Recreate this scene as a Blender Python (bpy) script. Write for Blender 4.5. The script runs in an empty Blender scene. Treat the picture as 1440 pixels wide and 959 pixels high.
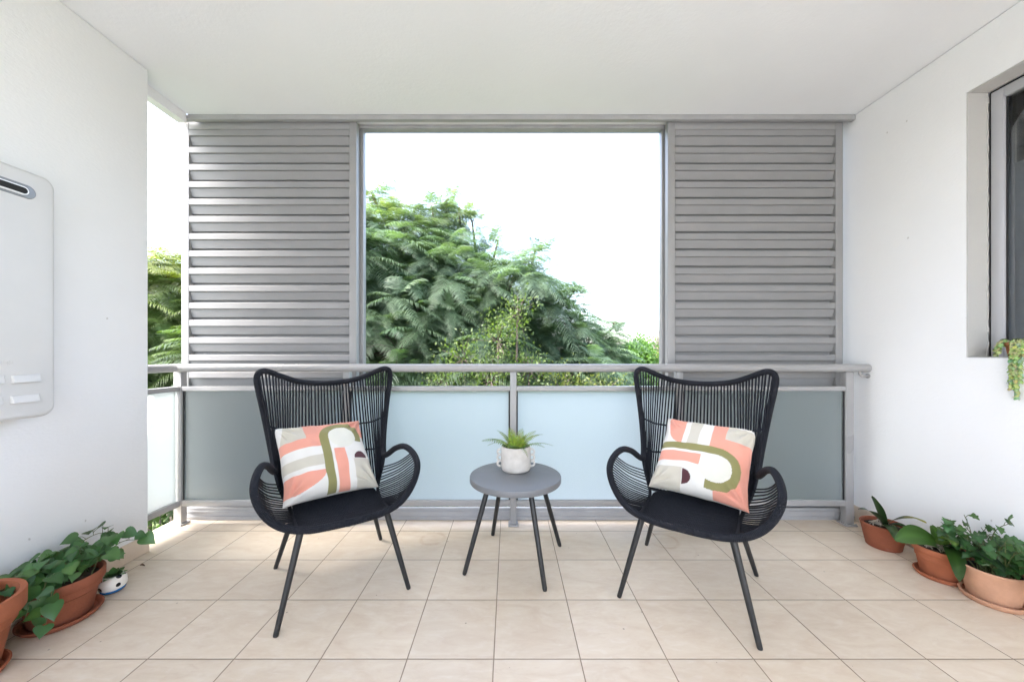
import bpy, bmesh, math, random
import numpy as np
from mathutils import Vector, Matrix, noise
random.seed(7); np.random.seed(7)
R = math.radians
S = bpy.context.scene
COL = S.collection
F, CX, CY, H = 505.0, 716.0, 498.0, 1.17        # focal length and horizon of the photograph in its own pixels, eye height

def at(px, py, d):
    """the point of the scene at depth d seen at a pixel of the photograph"""
    return Vector(((px - CX) / F * d, d, H - (py - CY) / F * d))

# ------------------------------------------------------------------ mesh helpers
class MB:
    def __init__(self):
        self.v, self.f, self.uv, self.c = [], [], {}, []
    def add(self, vs, fs, uvs=None):
        b = len(self.v)
        self.v += [tuple(p) for p in vs]
        for i, f in enumerate(fs):
            if uvs: self.uv[len(self.f)] = uvs[i]
            self.f.append(tuple(b + k for k in f))
        return self
    def box(self, x0, x1, y0, y1, z0, z1):
        vs = [(x, y, z) for z in (z0, z1) for y in (y0, y1) for x in (x0, x1)]
        return self.add(vs, [(0, 2, 3, 1), (4, 5, 7, 6), (0, 1, 5, 4), (2, 6, 7, 3), (0, 4, 6, 2), (1, 3, 7, 5)])
    def tube(self, pts, r, seg=8, caps=True, closed=False):
        pts = [Vector(p) for p in pts]; n = len(pts)
        rs = r if hasattr(r, '__len__') else [r] * n
        vs, fs, uvs = [], [], []
        nrm = None; L = 0; ls = []
        for i, p in enumerate(pts):
            if closed: t = pts[(i + 1) % n] - pts[i - 1]
            else: t = pts[min(i + 1, n - 1)] - pts[max(i - 1, 0)]
            t.normalize()
            if nrm is None:
                nrm = t.orthogonal().normalized()
            else:
                nrm = (nrm - t * nrm.dot(t))
                nrm = nrm.normalized() if nrm.length > 1e-6 else t.orthogonal().normalized()
            b = t.cross(nrm)
            if i: L += (p - pts[i - 1]).length
            ls.append(L)
            for k in range(seg):
                a = 2 * math.pi * k / seg
                vs.append(p + (nrm * math.cos(a) + b * math.sin(a)) * rs[i])
        m = n if closed else n - 1
        for i in range(m):
            j = (i + 1) % n
            for k in range(seg):
                k2 = (k + 1) % seg
                fs.append((i * seg + k, i * seg + k2, j * seg + k2, j * seg + k))
                l2 = ls[j] if j else L + (pts[0] - pts[-1]).length
                uvs.append(((k / seg, ls[i]), ((k + 1) / seg, ls[i]), ((k + 1) / seg, l2), (k / seg, l2)))
        if caps and not closed:
            fs.append(tuple(range(seg - 1, -1, -1))); uvs.append(tuple((0, 0) for _ in range(seg)))
            fs.append(tuple((n - 1) * seg + k for k in range(seg))); uvs.append(tuple((0, L) for _ in range(seg)))
        return self.add(vs, fs, uvs)
    def lathe(self, prof, seg=48, c=(0, 0, 0), close=False):
        """prof: list of (r, z); r = 0 at an end closes it"""
        vs, fs, rows = [], [], []
        for r, z in prof:
            if r < 1e-6:
                rows.append([len(vs)]); vs.append((c[0], c[1], c[2] + z))
            else:
                rows.append(list(range(len(vs), len(vs) + seg)))
                vs += [(c[0] + r * math.cos(2 * math.pi * k / seg), c[1] + r * math.sin(2 * math.pi * k / seg), c[2] + z) for k in range(seg)]
        prs = list(zip(rows[:-1], rows[1:]))
        if close: prs.append((rows[-1], rows[0]))
        for a, b in prs:
            for k in range(seg):
                k2 = (k + 1) % seg
                q = [a[k % len(a)], a[k2 % len(a)], b[k2 % len(b)], b[k % len(b)]]
                q = [x for i, x in enumerate(q) if x not in q[:i]]
                if len(q) > 2: fs.append(tuple(q))
        return self.add(vs, fs)
    def prism_x(self, prof, x0, x1):
        """prof: closed (y, z) outline, counter-clockwise seen from +x"""
        n = len(prof)
        vs = [(x, y, z) for x in (x0, x1) for y, z in prof]
        fs = [(i, i + n, (i + 1) % n + n, (i + 1) % n) for i in range(n)]
        fs += [tuple(range(n)), tuple(range(2 * n - 1, n - 1, -1))]
        return self.add(vs, fs)
    def build(self, name, mat, parent=None, smooth=False, bevel=0, loc=None, angle=None):
        me = bpy.data.meshes.new(name)
        me.from_pydata(self.v, [], self.f)
        if self.uv:
            ul = me.uv_layers.new(name='UVMap').data
            for p in me.polygons:
                u = self.uv.get(p.index)
                if u:
                    for li, w in zip(p.loop_indices, u): ul[li].uv = w
        bm = bmesh.new(); bm.from_mesh(me)
        if bevel:
            es = [e for e in bm.edges if len(e.link_faces) == 2 and e.calc_face_angle(0) > 0.6]
            bmesh.ops.bevel(bm, geom=es, offset=bevel, segments=2, profile=0.6, affect='EDGES')
        bmesh.ops.recalc_face_normals(bm, faces=bm.faces)
        bm.to_mesh(me); bm.free()
        if self.c and len(self.c) == len(me.vertices):
            a = me.color_attributes.new('Col', 'FLOAT_COLOR', 'POINT')
            a.data.foreach_set('color', np.array([(*c, 1) for c in self.c], dtype=np.float32).ravel())
        me.materials.append(mat)
        if smooth or bevel:
            me.shade_smooth() if hasattr(me, 'shade_smooth') else None
            if angle or bevel:
                try: me.set_sharp_from_angle(angle=R(angle or 40))
                except Exception: pass
        return link(name, me, parent, loc)

def link(name, me, parent=None, loc=None):
    o = bpy.data.objects.new(name, me); COL.objects.link(o)
    if parent: o.parent = parent
    if loc: o.location = loc
    return o

def raw(name, mat, verts, faces_n, parent=None, col=None, smooth=False):
    """big meshes straight from numpy: verts (n,3); every face has faces_n corners, in order"""
    me = bpy.data.meshes.new(name); n = len(verts); nf = n // faces_n
    me.vertices.add(n); me.vertices.foreach_set('co', verts.astype(np.float32).ravel())
    me.loops.add(n); me.loops.foreach_set('vertex_index', np.arange(n, dtype=np.int32))
    me.polygons.add(nf)
    me.polygons.foreach_set('loop_start', np.arange(0, n, faces_n, dtype=np.int32))
    me.update(calc_edges=True); me.validate()
    if col is not None:
        a = me.color_attributes.new('Col', 'FLOAT_COLOR', 'POINT')
        a.data.foreach_set('color', np.concatenate([col, np.ones((n, 1))], 1).astype(np.float32).ravel())
    me.materials.append(mat)
    return link(name, me, parent)

def tag(o, label, cat, group=None, kind=None):
    if label: o['label'] = label
    if cat: o['category'] = cat
    if group: o['group'] = group
    if kind: o['kind'] = kind
    return o

def thing(name, label, cat, loc=(0, 0, 0), rz=0, group=None):
    o = bpy.data.objects.new(name, None); COL.objects.link(o)
    o.empty_display_size = .05; o.location = loc; o.rotation_euler = (0, 0, rz)
    return tag(o, label, cat, group)

def copy_tree(o, parent=None):
    c = o.copy(); COL.objects.link(c); c.parent = parent
    for ch in [x for x in bpy.data.objects if x.parent == o]: copy_tree(ch, c)
    return c

def spline(pts, n=8, closed=False):
    """Catmull-Rom through the points"""
    P = [Vector(p) for p in pts]; out = []; m = len(P)
    for i in range(m if closed else m - 1):
        if closed: a, b, c, d = P[i - 1], P[i], P[(i + 1) % m], P[(i + 2) % m]
        else: a, b, c, d = P[max(i - 1, 0)], P[i], P[i + 1], P[min(i + 2, m - 1)]
        for k in range(n):
            t = k / n
            out.append(.5 * ((2 * b) + (c - a) * t + (2 * a - 5 * b + 4 * c - d) * t * t + (3 * b - a - 3 * c + d) * t ** 3))
    if not closed: out.append(P[-1])
    return out

def along(poly, t):
    """point at the share t of a polyline's length"""
    ls = [0]
    for a, b in zip(poly, poly[1:]): ls.append(ls[-1] + (b - a).length)
    x = max(0, min(1, t)) * ls[-1]
    for i in range(len(poly) - 1):
        if x <= ls[i + 1] + 1e-9:
            return poly[i].lerp(poly[i + 1], (x - ls[i]) / max(1e-9, ls[i + 1] - ls[i]))
    return poly[-1].copy()

# ------------------------------------------------------------------ materials
class N:
    def __init__(self, name):
        self.m = bpy.data.materials.new(name); self.m.use_nodes = True
        self.t = self.m.node_tree; self.t.nodes.clear()
        self.out = self.n('ShaderNodeOutputMaterial')
    def n(self, ty, **kw):
        x = self.t.nodes.new(ty)
        for k, v in kw.items(): setattr(x, k, v)
        return x
    def s(self, node, key, val):
        i = node.inputs[key]
        if isinstance(val, bpy.types.NodeSocket): self.t.links.new(val, i)
        else: i.default_value = val
    def math(self, op, a, b=0.0, clamp=False):
        x = self.n('ShaderNodeMath', operation=op, use_clamp=clamp)
        self.s(x, 0, a); self.s(x, 1, b)
        return x.outputs[0]
    def mix(self, fac, a, b, blend='MIX'):
        x = self.n('ShaderNodeMix', data_type='RGBA', blend_type=blend)
        self.s(x, 0, fac)
        self.s(x, 6, a if isinstance(a, bpy.types.NodeSocket) else (*a, 1)); self.s(x, 7, b if isinstance(b, bpy.types.NodeSocket) else (*b, 1))
        return x.outputs[2]
    def coord(self, which='Object', scale=(1, 1, 1), rot=(0, 0, 0), loc=(0, 0, 0)):
        tc = self.n('ShaderNodeTexCoord'); mp = self.n('ShaderNodeMapping')
        self.t.links.new(tc.outputs[which], mp.inputs[0])
        mp.inputs['Scale'].default_value = scale; mp.inputs['Rotation'].default_value = rot; mp.inputs['Location'].default_value = loc
        return mp.outputs[0]
    def noise(self, vec, scale, detail=4, rough=.5, dist=0):
        x = self.n('ShaderNodeTexNoise'); self.s(x, 'Vector', vec)
        self.s(x, 'Scale', scale); self.s(x, 'Detail', detail); self.s(x, 'Roughness', rough); self.s(x, 'Distortion', dist)
        return x.outputs['Fac']
    def ramp(self, fac, lo, hi, a=0.0, b=1.0):
        x = self.n('ShaderNodeMapRange', clamp=True)
        self.s(x, 0, fac); self.s(x, 1, lo); self.s(x, 2, hi); self.s(x, 3, a); self.s(x, 4, b)
        return x.outputs[0]
    def bump(self, h, strength, dist=.01, normal=None):
        x = self.n('ShaderNodeBump'); self.s(x, 'Height', h); self.s(x, 'Strength', strength); self.s(x, 'Distance', dist)
        if normal: self.s(x, 'Normal', normal)
        return x.outputs[0]
    def pbr(self, col, rough=.5, metal=0, spec=.5, normal=None, **kw):
        x = self.n('ShaderNodeBsdfPrincipled')
        self.s(x, 'Base Color', col if isinstance(col, bpy.types.NodeSocket) else (*col, 1))
        self.s(x, 'Roughness', rough); self.s(x, 'Metallic', metal); self.s(x, 'Specular IOR Level', spec)
        if normal: self.s(x, 'Normal', normal)
        for k, v in kw.items(): self.s(x, k.replace('_', ' '), v)
        return x.outputs[0]
    def done(self, sh):
        self.t.links.new(sh, self.out.inputs[0]); return self.m

def lin(r, g, b):
    f = lambda c: c / 12.92 if c <= .04045 else ((c + .055) / 1.055) ** 2.4
    return (f(r / 255), f(g / 255), f(b / 255))

def painted(name, col, rough=.45, var=.06, bump=.02, scale=6, spec=.5, metal=0):
    m = N(name); c = m.coord()
    n1 = m.noise(c, scale, 5, .6)
    k = m.ramp(n1, .3, .7, 1 - var, 1 + var)
    cc = m.n('ShaderNodeVectorMath', operation='SCALE'); m.s(cc, 0, col); m.s(cc, 'Scale', k)
    n2 = m.noise(c, scale * 25, 2)
    r = m.ramp(n1, .3, .7, rough - .06, rough + .06)
    return m.done(m.pbr(cc.outputs[0], r, metal, spec, m.bump(n2, bump, .004)))

def render_wall(name, col, coarse, spots=True):
    m = N(name); c = m.coord()
    big = m.noise(c, 1.3, 4, .6); fine = m.noise(m.coord(scale=(1, 1, 1.6)), 55, 4, .65); mid = m.noise(c, 9, 3)
    k = m.ramp(big, .3, .7, 0, 1)
    cc = m.mix(k, tuple(x * .965 for x in col), col)
    dirt = m.ramp(m.noise(c, 3.1, 6, .7, .6), .66, .80, 0, .10)
    cc = m.mix(dirt, cc, (.45, .41, .36))
    if spots:
        sx = m.n('ShaderNodeSeparateXYZ'); m.s(sx, 0, c)
        cb = m.n('ShaderNodeCombineXYZ'); m.s(cb, 0, m.math('ADD', sx.outputs[1], m.math('MULTIPLY', m.noise(c, 60, 2), .012))); m.s(cb, 1, m.math('MULTIPLY', sx.outputs[2], .7))
        v = m.n('ShaderNodeTexVoronoi', voronoi_dimensions='2D'); m.s(v, 'Vector', cb.outputs[0]); m.s(v, 'Scale', 4.5); m.s(v, 'Randomness', 1.0)
        sp = m.ramp(v.outputs['Distance'], .012, .024, 1, 0)
        wn = m.n('ShaderNodeTexWhiteNoise'); m.s(wn, 'Vector', v.outputs['Position'])
        sp = m.math('MULTIPLY', sp, m.math('GREATER_THAN', wn.outputs['Value'], .70))
        cc = m.mix(m.math('MULTIPLY', sp, .45), cc, (.30, .27, .24))
    h = m.math('ADD', fine, m.math('MULTIPLY', mid, .8))
    return m.done(m.pbr(cc, .85, 0, .25, m.bump(h, coarse, .006)))

M_wall = render_wall('white_render', (.83, .832, .838), .24)
M_ceil = render_wall('ceiling_plaster', (.785, .80, .815), .22, False)
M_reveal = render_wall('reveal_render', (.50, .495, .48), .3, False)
M_metal = painted('grey_powder_coat', (.27, .27, .272), .38, .04, .012, 3)
M_louvre = painted('louvre_powder_coat', (.25, .25, .255), .75, .05, .01, 4, .25)
M_rail = painted('rail_powder_coat', (.31, .306, .305), .33, .04, .01, 3)
M_track = painted('track_aluminium', (.33, .33, .335), .35, .08, .02, 8)
M_black = painted('black_rubber', (.015, .015, .016), .6)
M_winframe = painted('window_frame_paint', (.43, .435, .46), .35, .03, .01, 5)
M_heater = painted('heater_paint', (.585, .58, .57), .42, .03, .02, 4)
M_slotdark = painted('flue_interior', (.01, .01, .01), .7)
M_slotgrey = painted('flue_steel', (.22, .22, .22), .4, .1, .02, 10, .5, .6)
M_slotwhite = painted('flue_rim_white', (.8, .8, .8), .3)
M_leg = painted('leg_powder_coat', (.012, .0125, .014), .42, .1, .01, 8)
M_tabletop = painted('grey_table_paint', (.155, .16, .168), .5, .05, .03, 20)
M_soil = painted('potting_soil', (.045, .03, .02), .95, .5, .9, 30)
M_root = painted('pale_orchid_root', (.36, .31, .25), .8, .25, .1, 30)
M_dry = painted('dry_leaf_brown', (.10, .055, .03), .8, .3, .2, 40)

def rope_mat():
    m = N('navy_black_rope')
    uv = m.n('ShaderNodeTexCoord').outputs['UV']
    sx = m.n('ShaderNodeSeparateXYZ'); m.s(sx, 0, uv)
    ph = m.math('ADD', m.math('MULTIPLY', sx.outputs[1], 900.0), m.math('MULTIPLY', sx.outputs[0], 6.2832))
    w = m.math('ADD', m.math('MULTIPLY', m.math('SINE', ph), .5), .5)
    n = m.noise(m.coord(), 400, 2)
    h = m.math('ADD', w, m.math('MULTIPLY', n, .4))
    c = m.mix(m.noise(m.coord(), 30, 3), (.005, .0058, .009), (.013, .0145, .021))
    return m.done(m.pbr(c, .72, 0, .25, m.bump(h, .7, .003)))
M_rope = rope_mat()

def terracotta(name, col, pale=.12, stain=.5):
    m = N(name); c = m.coord()
    n1 = m.noise(c, 9, 6, .65); n2 = m.noise(c, 3, 4, .6, .8); n3 = m.noise(c, 90, 3)
    cc = m.mix(m.ramp(n1, .3, .7), tuple(x * .86 for x in col), tuple(min(1, x * 1.10) for x in col))
    cc = m.mix(m.ramp(n2, .55, .78, 0, pale), cc, (.72, .60, .52))
    cc = m.mix(m.ramp(m.noise(m.coord(scale=(1, 1, .4)), 7, 5, .7), .62, .8, 0, stain), cc, tuple(x * .45 for x in col))
    return m.done(m.pbr(cc, .85, 0, .25, m.bump(m.math('ADD', n3, n1), .25, .004)))
M_terra = terracotta('terracotta', (.36, .118, .058), .35, .6)
M_terra_old = terracotta('weathered_terracotta', (.27, .088, .048), .30, .85)
M_terra_pale = terracotta('pale_terracotta', (.52, .29, .185), .1, .1)
M_terra_or = terracotta('orange_terracotta', (.50, .21, .10), .1, .2)

def leafy(name, attr=True, col=(.06, .12, .03), rough=.45, trans=.28, var=.25, scale=8, spec=.4, veins=False):
    m = N(name)
    if attr:
        a = m.n('ShaderNodeAttribute', attribute_name='Col'); base = a.outputs['Color']
    else:
        base = m.mix(m.noise(m.coord(), scale, 4), tuple(x * (1 - var) for x in col), tuple(x * (1 + var) for x in col))
    p = m.pbr(base, rough, 0, spec, m.bump(m.noise(m.coord(), 60, 2), .15, .003))
    t = m.n('ShaderNodeBsdfTranslucent')
    br = m.n('ShaderNodeVectorMath', operation='MULTIPLY'); m.s(br, 0, base); m.s(br, 1, (1.5, 1.7, .7))
    m.s(t, 'Color', br.outputs[0])
    mx = m.n('ShaderNodeMixShader'); m.s(mx, 0, trans); m.s(mx, 1, p); m.s(mx, 2, t.outputs[0])
    return m.done(mx.outputs[0])
M_leaf = leafy('tree_leaf', rough=.5, trans=.36)
M_potleaf = leafy('pot_leaf', rough=.38, trans=.25, spec=.5)
M_bark = painted('bark', (.10, .08, .065), .9, .3, .6, 12)

def frosted():
    m = N('frosted_glass'); c = m.coord()
    t = m.n('ShaderNodeBsdfTranslucent'); m.s(t, 'Color', (.64, .645, .64, 1))
    d = m.n('ShaderNodeBsdfDiffuse'); m.s(d, 'Color', (.68, .80, .82, 1))
    mx = m.n('ShaderNodeMixShader'); m.s(mx, 0, m.ramp(m.noise(c, 2.5, 5, .6, .5), .35, .7, .11, .14)); m.s(mx, 1, t.outputs[0]); m.s(mx, 2, d.outputs[0])
    g = m.n('ShaderNodeBsdfGlossy'); m.s(g, 'Roughness', .5); m.s(g, 'Color', (1, 1, 1, 1))
    fr = m.n('ShaderNodeFresnel'); m.s(fr, 'IOR', 1.4)
    m2 = m.n('ShaderNodeMixShader'); m.s(m2, 0, fr.outputs[0]); m.s(m2, 1, mx.outputs[0]); m.s(m2, 2, g.outputs[0])
    return m.done(m2.outputs[0])
M_frost = frosted()
def glass(o, out):
    """clear slab whose outer face carries the frosting"""
    o.data.materials.append(M_frost)
    for p in o.data.polygons:
        if p.normal.dot(Vector(out)) > .9: p.material_index = 1
    return o

def clear_glass(name, tint, ior, rough=.015):
    m = N(name)
    tr = m.n('ShaderNodeBsdfTransparent'); m.s(tr, 'Color', (*tint, 1))
    g = m.n('ShaderNodeBsdfGlossy'); m.s(g, 'Roughness', rough)
    fr = m.n('ShaderNodeFresnel'); m.s(fr, 'IOR', ior)
    mx = m.n('ShaderNodeMixShader'); m.s(mx, 0, fr.outputs[0]); m.s(mx, 1, tr.outputs[0]); m.s(mx, 2, g.outputs[0])
    return m.done(mx.outputs[0])
M_glass = clear_glass('window_glass', (.90, .92, .93), 1.55)
M_clear = clear_glass('clear_glass_slab', (.95, .985, .98), 1.3, .5)
M_room = painted('dim_room_wall', (.42, .43, .44), .9)
M_blind = painted('grey_blind_fabric', (.72, .74, .77), .9, .03, .05, 30)

TILE = .3327
def floor_mat():
    m = N('beige_floor_tile')
    c = m.coord(); s = m.n('ShaderNodeSeparateXYZ'); m.s(s, 0, c)
    x = m.math('DIVIDE', m.math('ADD', s.outputs[0], .059), TILE)
    y = m.math('DIVIDE', m.math('SUBTRACT', s.outputs[1], 2.378), TILE)
    wob = m.math('MULTIPLY', m.math('SUBTRACT', m.noise(c, 30, 3), .5), .004)
    def edge(v):
        fr = m.math('FRACT', m.math('ADD', m.math('ADD', v, wob), .5))
        return m.math('MULTIPLY', m.math('ABSOLUTE', m.math('SUBTRACT', fr, .5)), TILE)
    e = m.math('MINIMUM', edge(x), edge(y))
    grout = m.ramp(e, .0014, .0027, 1, 0)
    cx_ = m.math('FLOOR', x); cy_ = m.math('FLOOR', y)
    cell = m.n('ShaderNodeCombineXYZ'); m.s(cell, 0, cx_); m.s(cell, 1, cy_)
    wn = m.n('ShaderNodeTexWhiteNoise'); m.s(wn, 'Vector', cell.outputs[0])
    off = m.n('ShaderNodeVectorMath', operation='SCALE'); m.s(off, 0, wn.outputs['Color']); m.s(off, 'Scale', 7.0)
    rc = m.coord(rot=(0, 0, R(35)), scale=(1, 2.6, 1))
    ad = m.n('ShaderNodeVectorMath', operation='ADD'); m.s(ad, 0, rc); m.s(ad, 1, off.outputs[0])
    v1 = m.noise(ad.outputs[0], 4.2, 7, .62, 1.4); v2 = m.noise(ad.outputs[0], 14, 5, .6, .8)
    base = m.mix(m.ramp(v1, .32, .68), (.605, .492, .375), (.68, .585, .465))
    base = m.mix(m.ramp(v2, .52, .74, 0, .35), base, (.75, .68, .61))
    base = m.mix(m.ramp(v2, .28, .42, .30, 0), base, (.52, .38, .27))
    k = m.ramp(wn.outputs['Value'], 0, 1, .95, 1.04)
    sc = m.n('ShaderNodeVectorMath', operation='SCALE'); m.s(sc, 0, base); m.s(sc, 'Scale', k)
    col = sc.outputs[0]
    # rust rings and soil dust where pots used to stand
    def ring(cx, cy, r, w, amt, col, c2):
        dx = m.math('SUBTRACT', s.outputs[0], cx); dy = m.math('SUBTRACT', s.outputs[1], cy)
        d = m.math('SQRT', m.math('ADD', m.math('MULTIPLY', dx, dx), m.math('MULTIPLY', dy, dy)))
        q = m.math('ABSOLUTE', m.math('SUBTRACT', d, r))
        f = m.math('MULTIPLY', m.ramp(q, 0, w, amt, 0), m.ramp(m.noise(c, 16, 4), .35, .6, .1, 1))
        return m.mix(f, col, c2)
    col = ring(-.483, 2.281, .072, .020, .38, col, (.40, .22, .10))
    col = ring(-.483, 2.281, .0, .07, .22, col, (.45, .27, .14))
    col = ring(.969, 2.255, .085, .016, .42, col, (.40, .22, .10))
    col = ring(.97, 2.18, .15, .012, .15, col, (.40, .25, .13))
    dirt = m.ramp(m.noise(c, 5.5, 7, .72), .62, .78, 0, .16)
    col = m.mix(dirt, col, (.38, .28, .20))
    sp = m.n('ShaderNodeTexVoronoi', voronoi_dimensions='2D'); m.s(sp, 'Vector', c); m.s(sp, 'Scale', 5.0)
    spw = m.n('ShaderNodeTexWhiteNoise'); m.s(spw, 'Vector', sp.outputs['Position'])
    spm = m.math('MULTIPLY', m.math('LESS_THAN', sp.outputs['Distance'], m.ramp(spw.outputs['Value'], .6, 1, 0, .022)), .6)
    col = m.mix(spm, col, (.16, .11, .08))
    gcol = m.mix(m.noise(c, 12, 4), (.18, .13, .09), (.32, .24, .17))
    col = m.mix(grout, col, gcol)
    edgeb = m.ramp(e, .001, .005, 0, 1)
    nrm = m.bump(edgeb, .5, .002)
    nrm = m.bump(m.noise(c, 40, 4), .05, .002, nrm)
    rough = m.math('ADD', m.ramp(v2, .3, .7, .36, .50), m.math('MULTIPLY', grout, .4))
    return m.done(m.pbr(col, rough, 0, .45, nrm))
M_floor = floor_mat()
M_skirt = painted('skirting_tile', (.64, .53, .42), .45, .08, .03, 5)

# ------------------------------------------------------------------ setting
XL, XR, ZC = -2.148, 2.446, 2.86
WEND = 2.135
fl = MB().box(-2.365, 2.75, -2.2, 2.70, -.22, 0).build('floor', M_floor); fl['kind'] = 'structure'
M_bounce = painted('bounce_slab_grey', (.43, .44, .455), .8, .1, .2, 4)
fl = MB().box(-4.0, 4.4, -8.5, -2.204, -.22, -.004).build('bounce_slab', M_bounce); fl['kind'] = 'structure'  # unseen pale slab added behind the camera to bounce light onto the ceiling
cl = MB().box(-2.268, 2.75, -2.2, 2.712, ZC, 3.15).build('ceiling', M_ceil); cl['kind'] = 'structure'

wl = MB().box(XL - .25, XL, -2.2, WEND, -.22, ZC - .004)
w = wl.build('wall', M_wall, bevel=.004)
tag(w, 'white rendered wall that carries the hot water box, ending beside the railing', 'wall')

def wall_with_hole():
    xs = (XR, 2.72); ys = (-2.2, .72, 1.924, 2.78); zs = (-.22, 1.151, 2.568, ZC - .004)
    mb = MB()
    bm = bmesh.new()
    V = {(i, j, k): bm.verts.new((xs[i], ys[j], zs[k])) for i in range(2) for j in range(4) for k in range(4)}
    solid = lambda j, k: 0 <= j < 3 and 0 <= k < 3 and (j, k) != (1, 1)
    for j in range(3):
        for k in range(3):
            if not solid(j, k): continue
            for i in range(2): bm.faces.new([V[i, j, k], V[i, j + 1, k], V[i, j + 1, k + 1], V[i, j, k + 1]])
            for dj, a in ((-1, j), (1, j + 1)):
                if not solid(j + dj, k): bm.faces.new([V[0, a, k], V[1, a, k], V[1, a, k + 1], V[0, a, k + 1]])
            for dk, a in ((-1, k), (1, k + 1)):
                if not solid(j, k + dk): bm.faces.new([V[0, j, a], V[1, j, a], V[1, j + 1, a], V[0, j + 1, a]])
    bmesh.ops.recalc_face_normals(bm, faces=bm.faces)
    me = bpy.data.meshes.new('wall'); bm.to_mesh(me); bm.free()
    me.materials.append(M_wall)
    return link('wall', me)
w = wall_with_hole()
tag(w, 'white rendered wall with the window opening, potted plants along its foot', 'wall')

# plaster beam under the ceiling over the open side
MB().box(-2.330, -2.270, WEND + .002, 2.528, 2.795, 3.14).build('side_beam', M_wall, bevel=.003)
tag(bpy.data.objects['side_beam'], 'narrow white beam along the ceiling edge over the open side', 'beam')

# skirting tiles: one run per wall
def skirting(x0, x1, y0, y1, label):
    mb = MB(); t = thing('skirting', label, 'skirting', (0, 0, 0))
    y = y1
    while y > y0:
        a = max(y0, y - .33); mb = MB().box(x0, x1, a + .0015, y - .0015, .001, .105)
        mb.build('tile', M_skirt, t, bevel=.002); y -= .3327
    return t
skirting(XL + .001, XL + .011, -.6, WEND, 'low beige tile skirting behind the vine pot')
skirting(XR - .011, XR - .001, -.6, 2.60, 'low beige tile skirting behind the orchid pots')

# ------------------------------------------------------------------ tracks and shutters
t = thing('shutter_track', 'grey double track under the ceiling that carries the louvred shutters', 'track')
MB().box(-2.355, XR - .004, 2.530, 2.562, 2.823, 2.858).build('front_channel', M_track, t, bevel=.003)
MB().box(-2.335, XR - .004, 2.645, 2.708, 2.832, 2.858).build('rear_channel', M_track, t, bevel=.003)
t = thing('floor_track', 'low grey metal channel across the floor edge beneath the shutters', 'track')
MB().box(-2.36, XR - .004, 2.535, 2.548, .001, .085).box(-2.36, XR - .004, 2.548, 2.69, .001, .03).build('channel', M_track, t)
MB().box(-2.36, XR - .004, 2.529, 2.5345, .018, .026).box(-2.36, XR - .004, 2.529, 2.5345, .058, .064).build('ridge', M_track, t)

SW, ZT, ZB = 1.256, 2.838, .05
def shutter():
    t = thing('louvred_shutter', '', 'shutter')
    f = MB()
    f.box(0, .052, 0, .05, ZB, ZT).box(SW - .052, SW, 0, .05, ZB, ZT)
    f.box(.0522, SW - .0522, .001, .049, ZT - .056, ZT).box(.0522, SW - .0522, .001, .049, ZB, ZB + .056)
    f.build('frame', M_metal, t, bevel=.0025)
    lv = MB(); z = ZT - .0565
    pit = .1242; n = 0
    while z - .13 > ZB + .02:
        p = [(yy, z + zz) for yy, zz in ((.001, -.004), (.001, -.042), (.003, -.044), (.015, -.0445), (.015, -.048), (.010, -.0485), (.026, -.102), (.0455, -.106), (.0455, -.1275), (.048, -.1275), (.048, -.1035), (.029, -.0995), (.020, -.050), (.020, -.041), (.010, -.040), (.010, 0), (.005, 0))]
        lv.prism_x(p, .0535, SW - .0535); z -= pit; n += 1
    lv.build('louvres', M_louvre, t)
    return t
sh = shutter()
sh.location = (-2.351, 2.575, 0)
for o, loc, lb in ((sh, None, 'grey louvred shutter panel above the vine pot side, beside the open corner'),
                   (1, (-2.332, 2.650, -.012), 'second louvred shutter almost hidden, parked behind the panel beside the open corner'),
                   (1, (1.138, 2.575, 0), 'grey louvred shutter panel standing next to the window wall'),
                   (1, (1.126, 2.650, -.012), 'second louvred shutter almost hidden, parked behind the panel by the window wall')):
    c = o if o is sh else copy_tree(sh)
    if loc: c.location = loc
    c['label'] = lb; c['group'] = 'sliding louvred shutters'

# ------------------------------------------------------------------ balustrade
bal = thing('balustrade', 'grey metal balcony railing with frosted glass panels and round handrail', 'railing', (0, 2.47, 0))
def B(mb, name, mat, parent=bal, **k):
    o = mb.build(name, mat, parent, **k)
    o.location = (0, -2.47, 0) if parent is bal else (0, 0, 0)
    return o
DX = -2.262
hr = [(DX, WEND + .004, 1.076), (DX, 2.40, 1.076), (DX + .012, 2.433, 1.076), (DX + .045, 2.445, 1.076), (0, 2.445, 1.076), (XR - .02, 2.445, 1.076), (XR - .003, 2.445, 1.076)]
B(MB().tube(hr, .0275, 20), 'handrail', M_rail, smooth=True, angle=50)
B(MB().tube([(XR - .06, 2.445, 1.05), (XR - .06, 2.445, 1.035), (XR - .045, 2.445, 1.022), (XR - .002, 2.445, 1.022)], .008, 10).tube([(XR - .008, 2.445, 1.022), (XR - .001, 2.445, 1.022)], .015, 16), 'wall_bracket', M_rail, smooth=True, angle=50)
posts = [DX, -1.112, .028, 1.165, 2.324]
for i, x in enumerate(posts):
    w_ = .026 if i in (0, 4) else .0215
    p = B(MB().box(x - w_, x + w_, 2.447, 2.493, .012, 1.056), 'post', M_rail, bevel=.003)
    B(MB().box(x - w_ - .012, x + w_ + .012, 2.43, 2.51, .001, .0115), 'base_plate', M_rail, p, bevel=.002)
    for sx in (-1, 1):
        bo = MB(); bo.tube([(x + sx * (w_ + .005), 2.438, .0115), (x + sx * (w_ + .005), 2.438, .018)], .004, 8)
        B(bo, 'bolt', M_track, p)
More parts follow.
